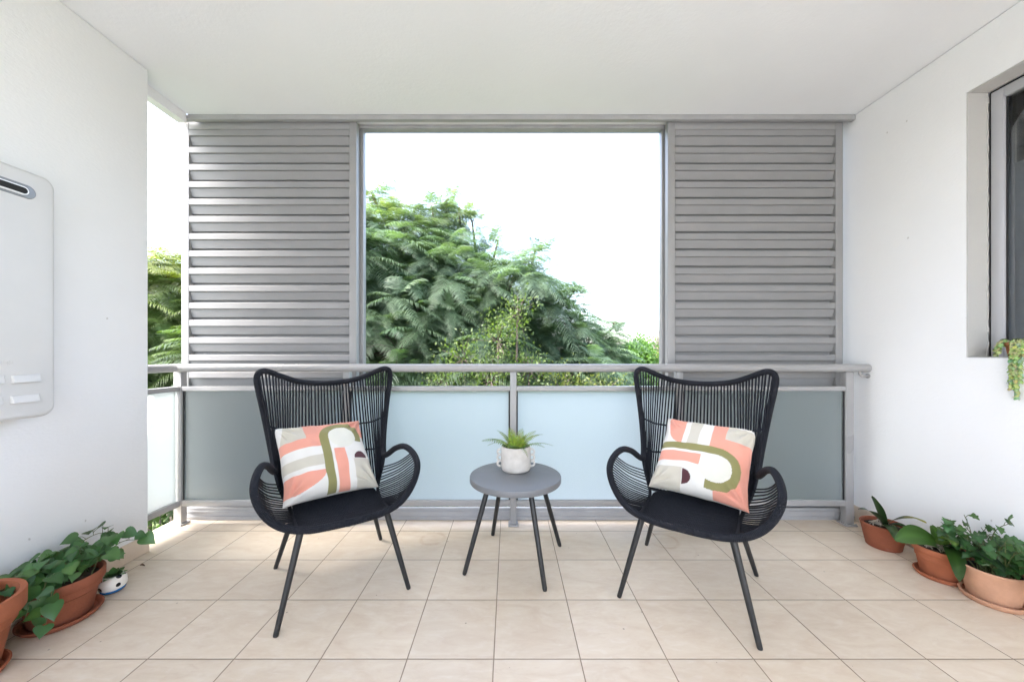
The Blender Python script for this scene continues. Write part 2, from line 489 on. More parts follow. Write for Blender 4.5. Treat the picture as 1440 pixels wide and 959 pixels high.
for i in range(4):
    a = posts[i] + (.026 if i == 0 else .0215); b = posts[i + 1] - (.026 if i == 3 else .0215)
    B(MB().box(a + .0005, b - .0005, 2.449, 2.491, .919, .950), 'top_rail', M_rail, bevel=.003)
    B(MB().box(a + .0005, b - .0005, 2.449, 2.491, .134, .172), 'bottom_rail', M_rail, bevel=.003)
    g = glass(B(MB().box(a + .010, b - .010, 2.464, 2.472, .165, .925), 'glass_panel', M_clear), (0, 1, 0))
    B(MB().box(a + .001, a + .0095, 2.460, 2.478, .173, .918), 'gasket', M_black, g)
    B(MB().box(b - .0095, b - .001, 2.460, 2.478, .173, .918), 'gasket', M_black, g)
B(MB().box(DX - .02, DX + .02, WEND + .003, 2.4465, .919, .950), 'top_rail', M_rail, bevel=.003)
B(MB().box(DX - .02, DX + .02, WEND + .003, 2.4465, .134, .172), 'bottom_rail', M_rail, bevel=.003)
glass(B(MB().box(DX - .004, DX + .004, WEND + .006, 2.440, .165, .925), 'glass_panel', M_clear), (-1, 0, 0))

# ------------------------------------------------------------------ hot water box
def rrect(cy, cz, w, h, r, n=8):
    out = []
    for sx, sz, a0 in ((1, 1, 0), (-1, 1, 90), (-1, -1, 180), (1, -1, 270)):
        for k in range(n + 1):
            a = R(a0 + 90 * k / n)
            out.append((cy + sx * (w / 2 - r) + r * math.cos(a), cz + sz * (h / 2 - r) + r * math.sin(a)))
    return out
heat = thing('water_heater', 'flat white hot water box with rounded corners fixed to the wall', 'water heater', (XL, 1.27, 1.42))
HX = -2.03
hy0, hy1, hz0, hz1 = .96, 1.612, .898, 1.945
hcy, hcz, hw, hh = (hy0 + hy1) / 2, (hz0 + hz1) / 2, hy1 - hy0, hz1 - hz0
def rings(mb, rs, cap=True):
    n = len(rs[0][1]); vs = []; fs = []
    for x, o in rs: vs += [(x, y, z) for y, z in o]
    for i in range(len(rs) - 1):
        for k in range(n):
            fs.append((i * n + k, i * n + (k + 1) % n, (i + 1) * n + (k + 1) % n, (i + 1) * n + k))
    if cap: fs.append(tuple((len(rs) - 1) * n + k for k in range(n)))
    return mb.add(vs, fs)
def HB(mb, name, mat, parent=heat, **k):
    o = mb.build(name, mat, parent, **k)
    o.location = -heat.location if parent is heat else (0, 0, 0)
    return o
rs = [(XL + .001, rrect(hcy, hcz, hw, hh, .045)), (HX - .02, rrect(hcy, hcz, hw, hh, .045))]
for k in range(1, 6):
    a = R(90 * k / 5); d = .018 * (1 - math.cos(a))
    rs.append((HX - .02 + .02 * math.sin(a), rrect(hcy, hcz, hw - 2 * d, hh - 2 * d, .045 - d * .5)))
HB(rings(MB(), rs), 'casing', M_heater, smooth=True, angle=50)
HB(MB().box(XL + .001, HX - .04, hy0 + .03, hy1 - .16, hz0 - .012, hz0 - .0005), 'bottom_flange', M_heater, bevel=.003)
sy, sz, sw = 1.30, 1.852, .48
HB(rings(MB(), [(HX - .001, rrect(sy, sz, sw, .058, .0289)), (HX + .004, rrect(sy, sz, sw - .004, .054, .0269)), (HX + .0045, rrect(sy, sz, sw - .012, .046, .0229))]), 'flue_slot', M_slotgrey, smooth=True, angle=40)
sl = bpy.data.objects['flue_slot']
HB(rings(MB(), [(HX + .002, rrect(sy - .008, sz - .002, sw - .042, .036, .0179)), (HX + .012, rrect(sy - .008, sz - .002, sw - .044, .034, .0169))]), 'flue_rim', M_slotwhite, sl, smooth=True, angle=40)
HB(rings(MB(), [(HX + .004, rrect(sy - .008, sz - .002, sw - .052, .026, .0129)), (HX + .0128, rrect(sy - .008, sz - .002, sw - .053, .025, .0124))]), 'flue_opening', M_slotdark, sl)
for zz in (1.068, .984):
    for k in range(4):
        y1 = 1.556 - .112 * k - (.004 if zz < 1 else 0); y0 = y1 - .092
        vs = [(HX - .001, y0, zz - .017), (HX - .001, y1, zz - .017), (HX - .001, y1, zz + .017), (HX - .001, y0, zz + .017),
              (HX + .012, y0 + .004, zz - .016), (HX + .012, y1 - .004, zz - .016), (HX + .004, y1 - .004, zz + .014), (HX + .004, y0 + .004, zz + .014)]
        HB(MB().add(vs, [(0, 3, 2, 1), (4, 5, 6, 7), (0, 1, 5, 4), (1, 2, 6, 5), (2, 3, 7, 6), (3, 0, 4, 7)]), 'vent_hood', M_heater, bevel=.002)
def text_mesh(txt, size, depth):
    cu = bpy.data.curves.new('lettering', 'FONT'); cu.body = txt; cu.size = size; cu.extrude = depth; cu.align_x = 'RIGHT'
    o = bpy.data.objects.new('tmp', cu); COL.objects.link(o)
    dg = bpy.context.evaluated_depsgraph_get(); dg.update()
    me = bpy.data.meshes.new_from_object(o.evaluated_get(dg))
    bpy.data.objects.remove(o); return me
me = text_mesh('nna', .034, .0010); me.materials.clear(); me.materials.append(M_heater)
o = link('lettering', me, heat)
o.matrix_local = Matrix.Translation(Vector((HX + .0008, 1.472, 1.128)) - heat.location) @ Matrix(((0, 0, 1), (1, 0, 0), (0, 1, 0))).to_4x4()

# ------------------------------------------------------------------ window in the wall
win = thing('window', 'aluminium framed window of grey glass set in the rendered wall', 'window', (2.56, 1.32, 1.151))
def WB(mb, name, mat, parent=win, **k):
    o = mb.build(name, mat, parent, **k)
    o.location = -win.location if parent is win else (0, 0, 0)
    return o
fx0, fx1 = 2.560, 2.62
y0, y1, z0, z1 = .723, 1.921, 1.154, 2.565
f = MB()
f.box(fx0, fx1, y1 - .062, y1 - .012, z0, z1 - .012).box(fx0, fx1, y0, y0 + .05, z0, z1 - .012)
f.box(fx0 + .001, fx1 - .001, y0 + .0502, y1 - .0622, z1 - .064, z1 - .012).box(fx0 + .001, fx1 - .001, y0 + .0502, y1 - .0622, z0 + .0, z0 + .05)
WB(f, 'frame', M_winframe, bevel=.003)
WB(MB().box(fx0 - .004, fx1 - .02, y1 - .0115, y1 - .0095, z0, z1 - .012).box(fx0 - .004, fx1 - .02, y0 + .0, y1 - .0118, z1 - .0115, z1 - .008), 'seal', M_black)
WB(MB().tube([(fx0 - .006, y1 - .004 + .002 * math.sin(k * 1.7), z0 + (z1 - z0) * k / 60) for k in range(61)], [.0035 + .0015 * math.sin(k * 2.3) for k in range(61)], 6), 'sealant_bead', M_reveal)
WB(MB().box(2.578, 2.584, y0 + .049, y1 - .061, z0 + .049, z1 - .063), 'glass', M_glass)
WB(MB().box(2.572, 2.577, y1 - .068, y1 - .0625, z0 + .05, z1 - .065), 'gasket', M_black)
WB(MB().box(2.66, 2.664, y0 + .03, y1 - .03, z0 + .03, z0 + 1.02), 'blind', M_blind)
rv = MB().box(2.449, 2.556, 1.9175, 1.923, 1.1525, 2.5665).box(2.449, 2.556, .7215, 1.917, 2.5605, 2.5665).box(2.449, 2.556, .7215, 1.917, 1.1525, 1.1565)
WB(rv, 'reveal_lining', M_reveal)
room = MB(); room.add([(2.721, y0 - .3, z0 - .2), (2.721, y1 + .25, z0 - .2), (2.721, y1 + .25, z1 + .2), (2.721, y0 - .3, z1 + .2), (3.6, y0 - .3, z0 - .2), (3.6, y1 + .25, z0 - .2), (3.6, y1 + .25, z1 + .2), (3.6, y0 - .3, z1 + .2)],
                      [(4, 5, 6, 7), (0, 1, 5, 4), (1, 2, 6, 5), (2, 3, 7, 6), (3, 0, 4, 7)])
r_ = room.build('room', M_room); r_['kind'] = 'structure'

# ------------------------------------------------------------------ rope chairs
def chair():
    t = thing('rope_chair', '', 'chair', (0, 0, 0), 0, 'rope armchairs on the balcony')
    half = [(0, -.272, .396), (.08, -.272, .397), (.16, -.266, .402), (.235, -.246, .418), (.295, -.22, .455), (.338, -.205, .52), (.356, -.185, .585),
            (.350, -.13, .632), (.332, -.04, .650), (.310, .06, .622), (.292, .15, .572), (.281, .196, .552), (.283, .228, .566),
            (.292, .268, .62), (.312, .318, .73), (.336, .355, .86), (.358, .382, .97), (.366, .394, 1.035), (.352, .400, 1.068),
            (.318, .408, 1.072), (.25, .436, 1.040), (.17, .475, 1.006), (.085, .503, .990), (0, .512, .985)]
    mir = lambda P: [Vector((-x, y, z)) for x, y, z in P]
    loop = half + [tuple(p) for p in mir(half)][-2:0:-1]
    path = spline(loop, 7, closed=True)
    MB().tube(path, .0165, 12, closed=True).build('frame', M_rope, t, smooth=True)
    hp = spline(half, 7)                                    # right half of the outer tube, front middle to top middle
    side = spline([(.279, .20, .548), (.268, .196, .49), (.245, .178, .42), (.222, .12, .385), (.208, .0, .374), (.202, -.14, .384), (.200, -.252, .403)], 8)
    for s in (1, -1):
        MB().tube([Vector((s * p.x, p.y, p.z)) for p in side], .009, 8).build('side_rib', M_rope, t, smooth=True)
    rear = spline([(.232, .15, .40), (.20, .21, .375), (.12, .25, .36), (0, .262, .356)], 8)
    rearfull = [Vector((-p.x, p.y, p.z)) for p in rear] + rear[::-1][1:]
    MB().tube(rearfull, .009, 8).build('rear_rib', M_rope, t, smooth=True)
    # back ropes: from the top tube down to the rear rib and up the side ribs
    k0 = next(i for i, p in enumerate(hp) if p.z > 1.05 and p.y > .39)
    top = hp[k0:][::-1]                                      # middle to wing
    bot = rear[::-1] + [p for p in side[:16]][::-1]          # middle rear, out, then up towards the pinch
    back = MB(); nb = 23; ropes = []
    def rope_pts(s, q, layer):
        a = along(top, q); b = along(bot, (q ** 1.02) * .97)
        pts = []
        for k in range(9):
            w_ = k / 8; p = a.lerp(b, w_)
            p = p + Vector((0, .022 * math.sin(math.pi * w_) * (1 - q * .6) + layer * .005 * math.sin(math.pi * min(1, w_ * 6 + .08)), 0))
            pts.append(Vector((s * p.x, p.y, p.z)))
        return pts
    for i in range(nb):
        for s in (1, -1):
            if i == 0 and s == -1: continue
            q = min(1, i / (nb - .4) + random.uniform(-.004, .004)) if i else 0
            back.tube(rope_pts(s, q, random.choice((-1, 1))), .0047, 6)
    back.build('back_rope_weave', M_rope, t, smooth=True)
    for zz, zr in ((.715, .068), (.565, .05)):
        for_rib = []
        for i in range(-12, 13):
            q = abs(i) / 12 * .985; pts = rope_pts(1 if i >= 0 else -1, q, 0)
            zt = zz + zr * q * q
            b = min(range(8), key=lambda k: abs((pts[k].z + pts[k + 1].z) / 2 - zt))
            p = pts[b].lerp(pts[b + 1], max(0, min(1, (pts[b].z - zt) / (pts[b].z - pts[b + 1].z))))
            for_rib.append(p)
        MB().tube(for_rib, .0052, 8).build('back_rib', M_rope, t, smooth=True)
    # arm ropes: from the side rib out to the arm loop
    ia = next(i for i, p in enumerate(hp) if p.z > .645 and p.y < 0.0)
    ib = min(range(len(hp)), key=lambda i: (hp[i] - Vector((.21, -.256, .41))).length)
    arm = hp[ib:ia + 1][::-1]
    for s in (1, -1):
        am = MB(); n = 26
        for i in range(n):
            q = (i + .5) / n
            a = along(side, .10 + .86 * q + random.uniform(-.008, .008)); b = along(arm, .10 + .88 * q)
            m_ = a.lerp(b, .5) + Vector((0.012, 0, -.012))
            pts = spline([a, m_, b], 4)
            am.tube([Vector((s * p.x, p.y, p.z)) for p in pts], .0037, 6)
        am.build('arm_rope_weave', M_rope, t, smooth=True)
    # seat ropes run across
    st = MB(); y = -.252; k = 0
    while y < .235:
        xw = .203 if y < .05 else .203 - .10 * max(0, (y - .12) / .115) ** 2 if y > .12 else .206
        z_at = .400 - .026 * math.sin(math.pi * min(1, (y + .26) / .5)) + (0 if y < .12 else -.02 * (y - .12) / .115)
        pts = [(x * xw, y + random.uniform(-.0008, .0008), z_at + .004 - .010 * (1 - x * x) + random.uniform(-.0007, .0007)) for x in (-1, -.6, -.2, .2, .6, 1)]
        st.tube(pts, .0058, 6); y += .0140; k += 1
    st.build('seat_rope_weave', M_rope, t, smooth=True)
    MB().tube([(0, -.262, .392), (0, -.1, .362), (0, .1, .352), (0, .256, .352)], .010, 8).build('seat_rib', M_rope, t, smooth=True)
    for sx in (1, -1):
        for sy_ in (-1, 1):
            topp = Vector((sx * .185, sy_ * .20 - .02, .388 if sy_ < 0 else .355)); foot = Vector((sx * .279, sy_ * .284, .0))
            MB().tube([topp, topp.lerp(foot, .5), topp.lerp(foot, .985), foot], [.0150, .0130, .0108, .0095], 16).build('leg', M_leg, t, smooth=True, angle=60)
    return t
ch = chair()
ch.location = (-.890, 1.879, 0); ch.rotation_euler = (0, 0, R(33.1))
ch['label'] = 'black woven rope armchair nearer the vine pot and open corner'
c2 = copy_tree(ch)
c2.location = (.919, 1.815, 0); c2.rotation_euler = (0, 0, R(-33.4))
c2['label'] = 'black woven rope armchair on the window wall side, nearer the orchid pots'

# ------------------------------------------------------------------ cushions
SAL, OLI, MAR, BEI, WHI, CRE = lin(216, 150, 131), lin(132, 128, 84), lin(82, 50, 55), lin(190, 184, 170), lin(212, 209, 203), lin(208, 206, 194)
def pattern(x, y):
    """printed design, x to the right and y down, 0..1"""
    d = math.hypot(x - .69, (y - .315))
    if d < .166: return CRE
    arch = (.172 < d < .272 and (y < .315 or (x > .69 and y < .40)))
    if arch: return OLI
    if .418 < x < .518 and y >= .315: return OLI
    if x > .418 and y < .315 and d < .173: return WHI
    if x > .518 and y >= .315:
        if .55 < x < .69 and y > .49: return SAL
        if math.hypot(x - .875, y - .655) < .095 and y < .655: return MAR
        if x > .765 and y > .665: return BEI
        return WHI
    if y < .315 and d >= .272 and x > .418: return SAL
    if x <= .418:
        if y < .27:
            e = math.hypot(x - .10, y - .03)
            if x < .27 + .0 * y: return WHI if (x + y * .3) < .05 else BEI
            return SAL
        if y < .42: return SAL
        if y < .55: return WHI
        if y < .68: return BEI
        if y < .745: return WHI
        if x * x / .185 + (y - .745) ** 2 / .055 < 1: return SAL
        return WHI
    return WHI
def fabric():
    m = N('printed_cotton')
    a = m.n('ShaderNodeAttribute', attribute_name='Col')
    c = m.coord(); w = m.noise(c, 900, 2); n = m.noise(c, 14, 4, .6)
    return m.done(m.pbr(a.outputs['Color'], .88, 0, .15, m.bump(m.math('ADD', m.math('MULTIPLY', w, .3), n), .35, .006), Sheen_Weight=.15))
M_fabric = fabric()
def cushion(label, loc, e, rot90, seed):
    t = thing('cushion', label, 'cushion', loc, 0, 'patterned cushions on the chairs')
    cx_, sx_ = math.cos(e[0]), math.sin(e[0])
    Rm = Matrix.Rotation(e[2], 4, 'Z') @ Matrix.Rotation(e[0], 4, 'X') @ Matrix.Rotation(e[1], 4, 'Y')
    t.rotation_euler = Rm.to_euler()
    n = 170; s = .472 / 2
    for face in (1, -1):
        mb = MB()
        for j in range(n + 1):
            for i in range(n + 1):
                u, v = -1 + 2 * i / n, -1 + 2 * j / n
                pin = .085
                x = s * u * (1 - pin * (1 - abs(v) ** 2.4) * abs(u) ** 3 ); z = s * v * (1 - pin * (1 - abs(u) ** 2.4) * abs(v) ** 3)
                h = max(0, (1 - u * u)) * max(0, (1 - v * v))
                th = .090 * h ** .42
                p = Vector((x * 9 + seed, z * 9, face * 3))
                wr = .013 * noise.noise(p) * h ** .3 + .006 * noise.noise(p * 2.3) * h ** .25
                # creases that run in from the corners
                for cu, cv in ((1, 1), (1, -1), (-1, 1), (-1, -1)):
                    dd = math.hypot(u - cu, v - cv); an = math.atan2(v - cv, u - cu)
                    wr += .009 * math.sin(an * 13 + seed + cu * 2 + cv) * math.exp(-((dd - .35) / .22) ** 2) * min(1, h * 6)
                ez = .004 * noise.noise(Vector((x * 14 + seed, z * 14, 9)))
                mb.v.append((x + ez, -face * (th + wr) if face == 1 else (th + wr), z + ez * .6))
                a, b = .5 + u * .54, .5 - v * .545
                if face == -1: c = WHI
                elif rot90: c = pattern(b, 1 - a)
                else: c = pattern(a, b)
                mb.c.append(c)
        for j in range(n):
            for i in range(n):
                q = j * (n + 1) + i
                mb.f.append((q, q + 1, q + n + 2, q + n + 1))
        o = mb.build('front_cover' if face == 1 else 'back_cover', M_fabric, t, smooth=True)
    # piped seam round the edge
    return t
cushion('salmon and olive cushion, its olive arch standing upright, on a rope chair', (-1.031, 2.022, .571 + .012), (-.796, .034, .761), False, 1.3)
cushion('salmon and olive cushion, its olive arch lying sideways, on a rope chair', (1.064, 1.972, .586 + .008), (-.771, .043, -.668), True, 7.1)

# ------------------------------------------------------------------ side table
tb = thing('side_table', 'small round grey side table on four dark splayed legs', 'table', (.0354, 2.05, 0), R(-17.6))
MB().lathe([(0, .448), (.250, .448), (.256, .451), (.259, .456), (.259, .478), (.257, .483), (.252, .4855), (0, .4855)], 72).build('tabletop', M_tabletop, tb, smooth=True, angle=40)
for a in (-135, -45, 45, 135):
    d = Vector((math.cos(R(a)), math.sin(R(a)), 0)); a_, b_ = d * .168 + Vector((0, 0, .4475)), d * .309
    MB().tube([a_, a_.lerp(b_, .5), a_.lerp(b_, .98), b_], [.0145, .0135, .0120, .0095], 16).build('leg', M_leg, tb, smooth=True, angle=60)

# ------------------------------------------------------------------ leaves
def leaf_shape(kind, n=7):
    """outline as (t along, half width) with t 0..1"""
    out = []
    for i in range(n + 1):
        t = i / n
        if kind == 'heart': w = .52 * (max(0, math.sin(math.pi * min(1, t * 1.0) ** .62))) ** .8 * (1.05 - .35 * t)
        elif kind == 'oval': w = .30 * math.sin(math.pi * t ** .85) ** .75 if 0 < t < 1 else 0
        else: w = .12 * math.sin(math.pi * t ** .7) ** .6 if 0 < t < 1 else 0
        out.append((t, max(w, .0)))
    return out
HEART = [(0, 0), (.03, .20, -.13), (.07, .38, -.13), (.14, .50, -.08), (.26, .52, -.02), (.42, .45), (.60, .32), (.76, .18), (.90, .06), (1, 0)]
IVY = [(0, 0), (.04, .22, -.12), (.10, .50, -.16), (.22, .46, -.02), (.34, .34), (.46, .50, .06), (.58, .40, .02), (.68, .22), (.84, .16), (1, 0)]
def add_leaf(mb, base, dirv, up, L, kind='heart', W=1.0, fold=.25, curl=.3, col=(.05, .11, .03), lobed=False):
    d = Vector(dirv).normalized(); upv = Vector(up)
    sd = d.cross(upv)
    if sd.length < 1e-4: sd = d.orthogonal()
    sd.normalize(); nn = sd.cross(d).normalized()
    sh = HEART if kind == 'heart' and not lobed else IVY if kind == 'heart' else leaf_shape(kind, 6); vs = []; fs = []
    m = len(sh)
    for i, row in enumerate(sh):
        t, w_ = row[0], row[1]
        back = row[2] * L if len(row) > 2 else 0
        c = Vector(base) + d * (L * t) - nn * (curl * L * t * t)
        lift = nn * (fold * w_ * L)
        vs += [c, c + sd * (w_ * L * W) + lift + d * back, c - sd * (w_ * L * W) + lift + d * back]
    for i in range(m - 1):
        a, b = 3 * i, 3 * (i + 1)
        fs += [(a, b, b + 1, a + 1), (a, a + 2, b + 2, b)]
    mb.add(vs, fs)
    mb.c += [tuple(x * (1.18 if k % 3 == 0 else 1) for x in col) for k in range(len(vs))]
def jit(c, a=.25):
    k = 1 + random.uniform(-a, a); return (c[0] * k * random.uniform(.85, 1.2), c[1] * k, c[2] * k * random.uniform(.8, 1.2))

def strap(mb, base, tip, width, sag=.06, col=(.02, .05, .015), col2=None, tiprot=None, n=16, fold=.25, prof=.55, sidev=None):
    """a strap leaf from base to tip, arching up by sag"""
    base, tip = Vector(base), Vector(tip); vs, fs = [], []
    ch_ = tip - base; s0 = (Vector(sidev) if sidev else ch_.cross(Vector((0, 0, 1)))).normalized()
    for i in range(n + 1):
        t = i / n
        p = base.lerp(tip, t) + Vector((0, 0, sag * 4 * t * (1 - t)))
        w_ = width / 2 * max(.0, math.sin(math.pi * min(1, (.10 + .90 * t)) ** .9)) ** prof if i < n else .0005
        tg = ch_.normalized() + Vector((0, 0, sag * 4 * (1 - 2 * t) / max(.01, ch_.length)))
        nn = s0.cross(tg.normalized()).normalized()
        if nn.z < 0 and sidev is None: nn = -nn
        for q in (-1, -.5, 0, .5, 1):
            vs.append(p + s0 * (w_ * q) + nn * (fold * w_ * q * q) + Vector((0, 0, .003 * math.sin(t * 9 + q * 2))))
            cc = col
            if col2:
                f_ = max(0, min(1, (t - .45) * 2.6 + .5 * abs(q) - .2)); cc = tuple(a + (b - a) * f_ for a, b in zip(col, col2))
            mb.c.append(tuple(x * (1.35 if q == 0 else 1) for x in cc))
    for i in range(n):
        for k in range(4):
            a = i * 5 + k; fs.append((a, a + 1, a + 6, a + 5))
    mb.add(vs, fs)

def pot_prof(rt, rb, h, rim=.0, lip=.010, wall=.010):
    """terracotta pot: outside up, over the rim, down the inside"""
    p = [(0, 0), (rb - .004, 0), (rb, .004)]
    if rim:
        k = (h - rim) / h; rr = rb + (rt - lip - rb) * k
        p += [(rr, h - rim - .001), (rr + .002, h - rim), (rt - .003, h - rim + .002), (rt - .001, h - rim + .006), (rt, h - .006)]
    else:
        p += [(rb + (rt - rb) * .5, h * .5), (rt - .003, h - .016), (rt, h - .010), (rt + .001, h - .005)]
    p += [(rt - .002, h - .001), (rt - .006, h), (rt - wall, h - .003), (rt - wall - .003, h * .6), (rt - wall - .012, h * .55), (0, h * .55)]
    return p
def saucer(loc, r, label, mat, h=.028):
    o = MB().lathe([(0, 0), (r * .86, 0), (r * .90, .003), (r, h * .85), (r, h), (r - .006, h + .001), (r - .010, h - .003), (r * .86, .008), (0, .008)], 56).build('saucer', mat, None, smooth=True, angle=40, loc=loc)
    return tag(o, label, 'saucer')
def pot(t, rt, rb, h, mat, rim=.0, lip=.01, z0=0, soil=.82):
    MB().lathe([(r, z + z0) for r, z in pot_prof(rt, rb, h, rim, lip)], 64).build('pot', mat, t, smooth=True, angle=38)
    rs_ = rt - .013 - (.004)
    mb = MB(); n = 24
    vs = [(0, 0, z0 + h * soil + .004)]; fs = []
    for k, rr in enumerate((.25, .5, .75, .97)):
        for i in range(n):
            a = 2 * math.pi * i / n
            vs.append((rr * rs_ * math.cos(a), rr * rs_ * math.sin(a), z0 + h * soil + (random.uniform(-.006, .006) if rr < .9 else -.004)))
    for i in range(n):
        fs.append((0, 1 + i, 1 + (i + 1) % n))
        for k in range(3):
            a = 1 + k * n; fs.append((a + i, a + n + i, a + n + (i + 1) % n, a + (i + 1) % n))
    mb.add(vs, fs).build('soil', M_soil, t, smooth=True)
# ---- big empty-ish pot, cut by the picture's edge
t = thing('plant_pot', 'large thick rimmed terracotta pot beside the leafy vine pot', 'plant pot', (-1.975, 1.26, .026))
MB().lathe([(r, z) for r, z in pot_prof(.172, .112, .256, .070, .014, .018)], 72).build('pot', M_terra, t, smooth=True, angle=38)
mb = MB().lathe([(0, .150), (.09, .150), (.138, .148)], 40); mb.build('soil', M_soil, t, smooth=True)
saucer((-1.975, 1.26, .0005), .136, 'terracotta saucer under the large thick rimmed pot', M_terra)

# ---- vine in a terracotta pot
VX, VY = -1.985, 1.592
t = thing('potted_vine', 'heart leaved green vine spilling from a terracotta pot against the wall', 'potted plant', (VX, VY, .009))
pot(t, .134, .094, .182, M_terra_old, .045, .008, soil=.86)
saucer((VX, VY, .0005), .128, 'terracotta saucer under the heart leaved vine pot', M_terra_old, .024)
st = MB(); lf = MB()
def vine(path, nl, L, colr, droop=.25, kind='heart', first=.25, lobed=False, face=Vector((0, -.5, .8)), spread=.03):
    p = spline(path, 6); st.tube(p, [.0024 - .0012 * i / len(p) for i in range(len(p))], 5)
    for i in range(nl):
        q = first + (1 - first) * (i + random.random() * .6) / nl
        b = along(p, q)
        off = Vector((random.uniform(-1, 1), random.uniform(-1, 1), random.uniform(.1, 1.0))) * spread
        e = b + off
        st.tube([b, b.lerp(e, .5) + Vector((0, 0, .006)), e], .0011, 4)
        d = Vector((off.x + random.uniform(-.4, .4) * spread, off.y - .5 * spread + random.uniform(-.4, .4) * spread, -droop * spread * random.uniform(.2, 2.0)))
        up = face + Vector((random.uniform(-.6, .6), random.uniform(-.5, .5), random.uniform(-.2, .4)))
        add_leaf(lf, e, d, up, L * random.uniform(.65, 1.15), kind, random.uniform(.9, 1.1), .22, random.uniform(.05, .45), jit(colr), lobed)
GV = (.056, .138, .042)
XMIN = XL + .03 - VX
for k in range(36):
    a = random.uniform(0, 2 * math.pi); r0 = random.uniform(.01, .10)
    b = Vector((r0 * math.cos(a), r0 * math.sin(a), .155))
    sy_ = random.choice((-1, -1, 1, 1)) * random.uniform(.02, .22)
    e = Vector((max(XMIN, min(.15, b.x * 1.3 + random.uniform(-.09, .07))), b.y * .6 + sy_, random.uniform(.17, .27) - abs(sy_) * .18))
    m_ = b.lerp(e, .5) + Vector((0, 0, random.uniform(.03, .07)))
    vine([b, m_, e], random.randint(4, 6), .053, GV, face=Vector((.35, -.45, .75)))
for pth in ([(.05, -.05, .16), (.10, -.11, .19), (.135, -.15, .13), (.13, -.16, .06)], [(.02, -.09, .16), (.06, -.14, .19), (.08, -.18, .12)]):
    vine([Vector(p) for p in pth], 8, .062, GV, .8, face=Vector((.4, -.9, .3)))
for pth in ([(0, .05, .17), (0, .13, .24), (.02, .20, .26), (.02, .25, .23)], [(-.03, .02, .17), (-.06, .10, .25), (-.04, .17, .28), (-.01, .21, .26)], [(.03, .08, .17), (.04, .2, .22), (.05, .27, .20)]):
    vine([Vector(p) for p in pth], 8, .058, GV, face=Vector((.5, -.5, .7)))
for pth in ([(-.02, -.06, .17), (-.04, -.2, .25), (-.02, -.32, .22)], [(.0, -.06, .17), (.0, -.18, .24), (.03, -.27, .20)], [(-.05, -.06, .17), (-.08, -.22, .27), (-.07, -.38, .25)]):
    vine([Vector(p) for p in pth], 8, .058, GV, face=Vector((.4, -.4, .8)))
lo = XL + .012 - VX
lf.v = [(max(p[0], lo), p[1], p[2]) for p in lf.v]; st.v = [(max(p[0], lo + .003), p[1], p[2]) for p in st.v]
M_stem = painted('green_stem', (.09, .11, .035), .6, .2, .05, 30)
st.build('stems', M_stem, t, smooth=True); lf.build('foliage', M_potleaf, t, smooth=True)

# ---- little football pot
t = thing('football_pot', 'tiny white football pot with black patches and blue base holding a succulent', 'potted plant', (-1.962, 1.778, 0))
def ball_mat():
    m = N('glazed_football'); c = m.coord()
    s = m.n('ShaderNodeSeparateXYZ'); m.s(s, 0, c)
    col = (.78, .74, .68)
    v = m.n('ShaderNodeTexVoronoi'); m.s(v, 'Vector', m.coord(loc=(.013, .02, .01))); m.s(v, 'Scale', 24); m.s(v, 'Randomness', .35)
    blk = m.math('LESS_THAN', v.outputs['Distance'], .30)
    col = m.mix(blk, col, (.012, .012, .014))
    blue = m.math('LESS_THAN', m.math('ADD', s.outputs[2], m.math('MULTIPLY', m.noise(c, 30, 2), .02)), .032)
    col = m.mix(blue, col, (.02, .17, .45))
    base = m.math('LESS_THAN', s.outputs[2], .006)
    col = m.mix(base, col, (.10, .04, .03))
    return m.done(m.pbr(col, .25, 0, .5))
MB().lathe([(0, 0), (.034, 0), (.044, .010), (.051, .028), (.053, .044), (.050, .060), (.042, .074), (.034, .080), (.030, .078), (.028, .068), (0, .066)], 40).build('pot', ball_mat(), t, smooth=True, angle=50)
lf = MB()
for k in range(26):
    a = k * 2.4; rr = .004 + .0011 * k
    add_leaf(lf, (rr * .6 * math.cos(a), rr * .6 * math.sin(a), .072), (math.cos(a), math.sin(a), 1.5 - .05 * k), (-math.cos(a), -math.sin(a), 1), random.uniform(.03, .045), 'oval', 1.1, .2, .2, jit((.06, .15, .04)))
lf.build('foliage', M_potleaf, t, smooth=True)

# ---- orchid pots by the window wall
def roots(t, r, z, n=16):
    mb = MB()
    for k in range(n):
        a = random.uniform(0, 6.28); b = a + random.uniform(1.2, 3.4)
        p = [Vector((r * random.uniform(.3, .95) * math.cos(a), r * random.uniform(.3, .95) * math.sin(a), z + random.uniform(-.002, .006))),
             Vector((random.uniform(-.5, .5) * r, random.uniform(-.5, .5) * r, z + random.uniform(.008, .028))),
             Vector((r * random.uniform(.3, .95) * math.cos(b), r * random.uniform(.3, .95) * math.sin(b), z + random.uniform(-.004, .004)))]
        mb.tube(spline(p, 5), .0026, 6)
    mb.build('root_tangle', M_root, t, smooth=True)
O1 = Vector((2.283, 2.19, 0))
t = thing('potted_orchid', 'orchid with dark strap leaves, one edged yellow, in terracotta pot nearest the railing', 'potted plant', O1, 0, 'potted orchids along the wall')
pot(t, .107, .080, .142, M_terra_old, 0, soil=.88)
roots(t, .075, .128)
def leaf_part(t, *a, **k):
    mb = MB(); strap(mb, *a, **k); mb.build('leaf', M_potleaf, t, smooth=True)
b = Vector((0, -.01, .135)); DK = (.022, .048, .018)
leaf_part(t, b, at(1226, 697, 2.16) - O1, .045, .015, DK)
leaf_part(t, b, at(1207, 716, 2.10) - O1, .044, .03, DK)
leaf_part(t, b, at(1303, 735, 2.02) - O1, .050, .035, DK, (.30, .28, .06))
leaf_part(t, b, at(1285, 748, 2.05) - O1, .045, .02, (.03, .065, .02))
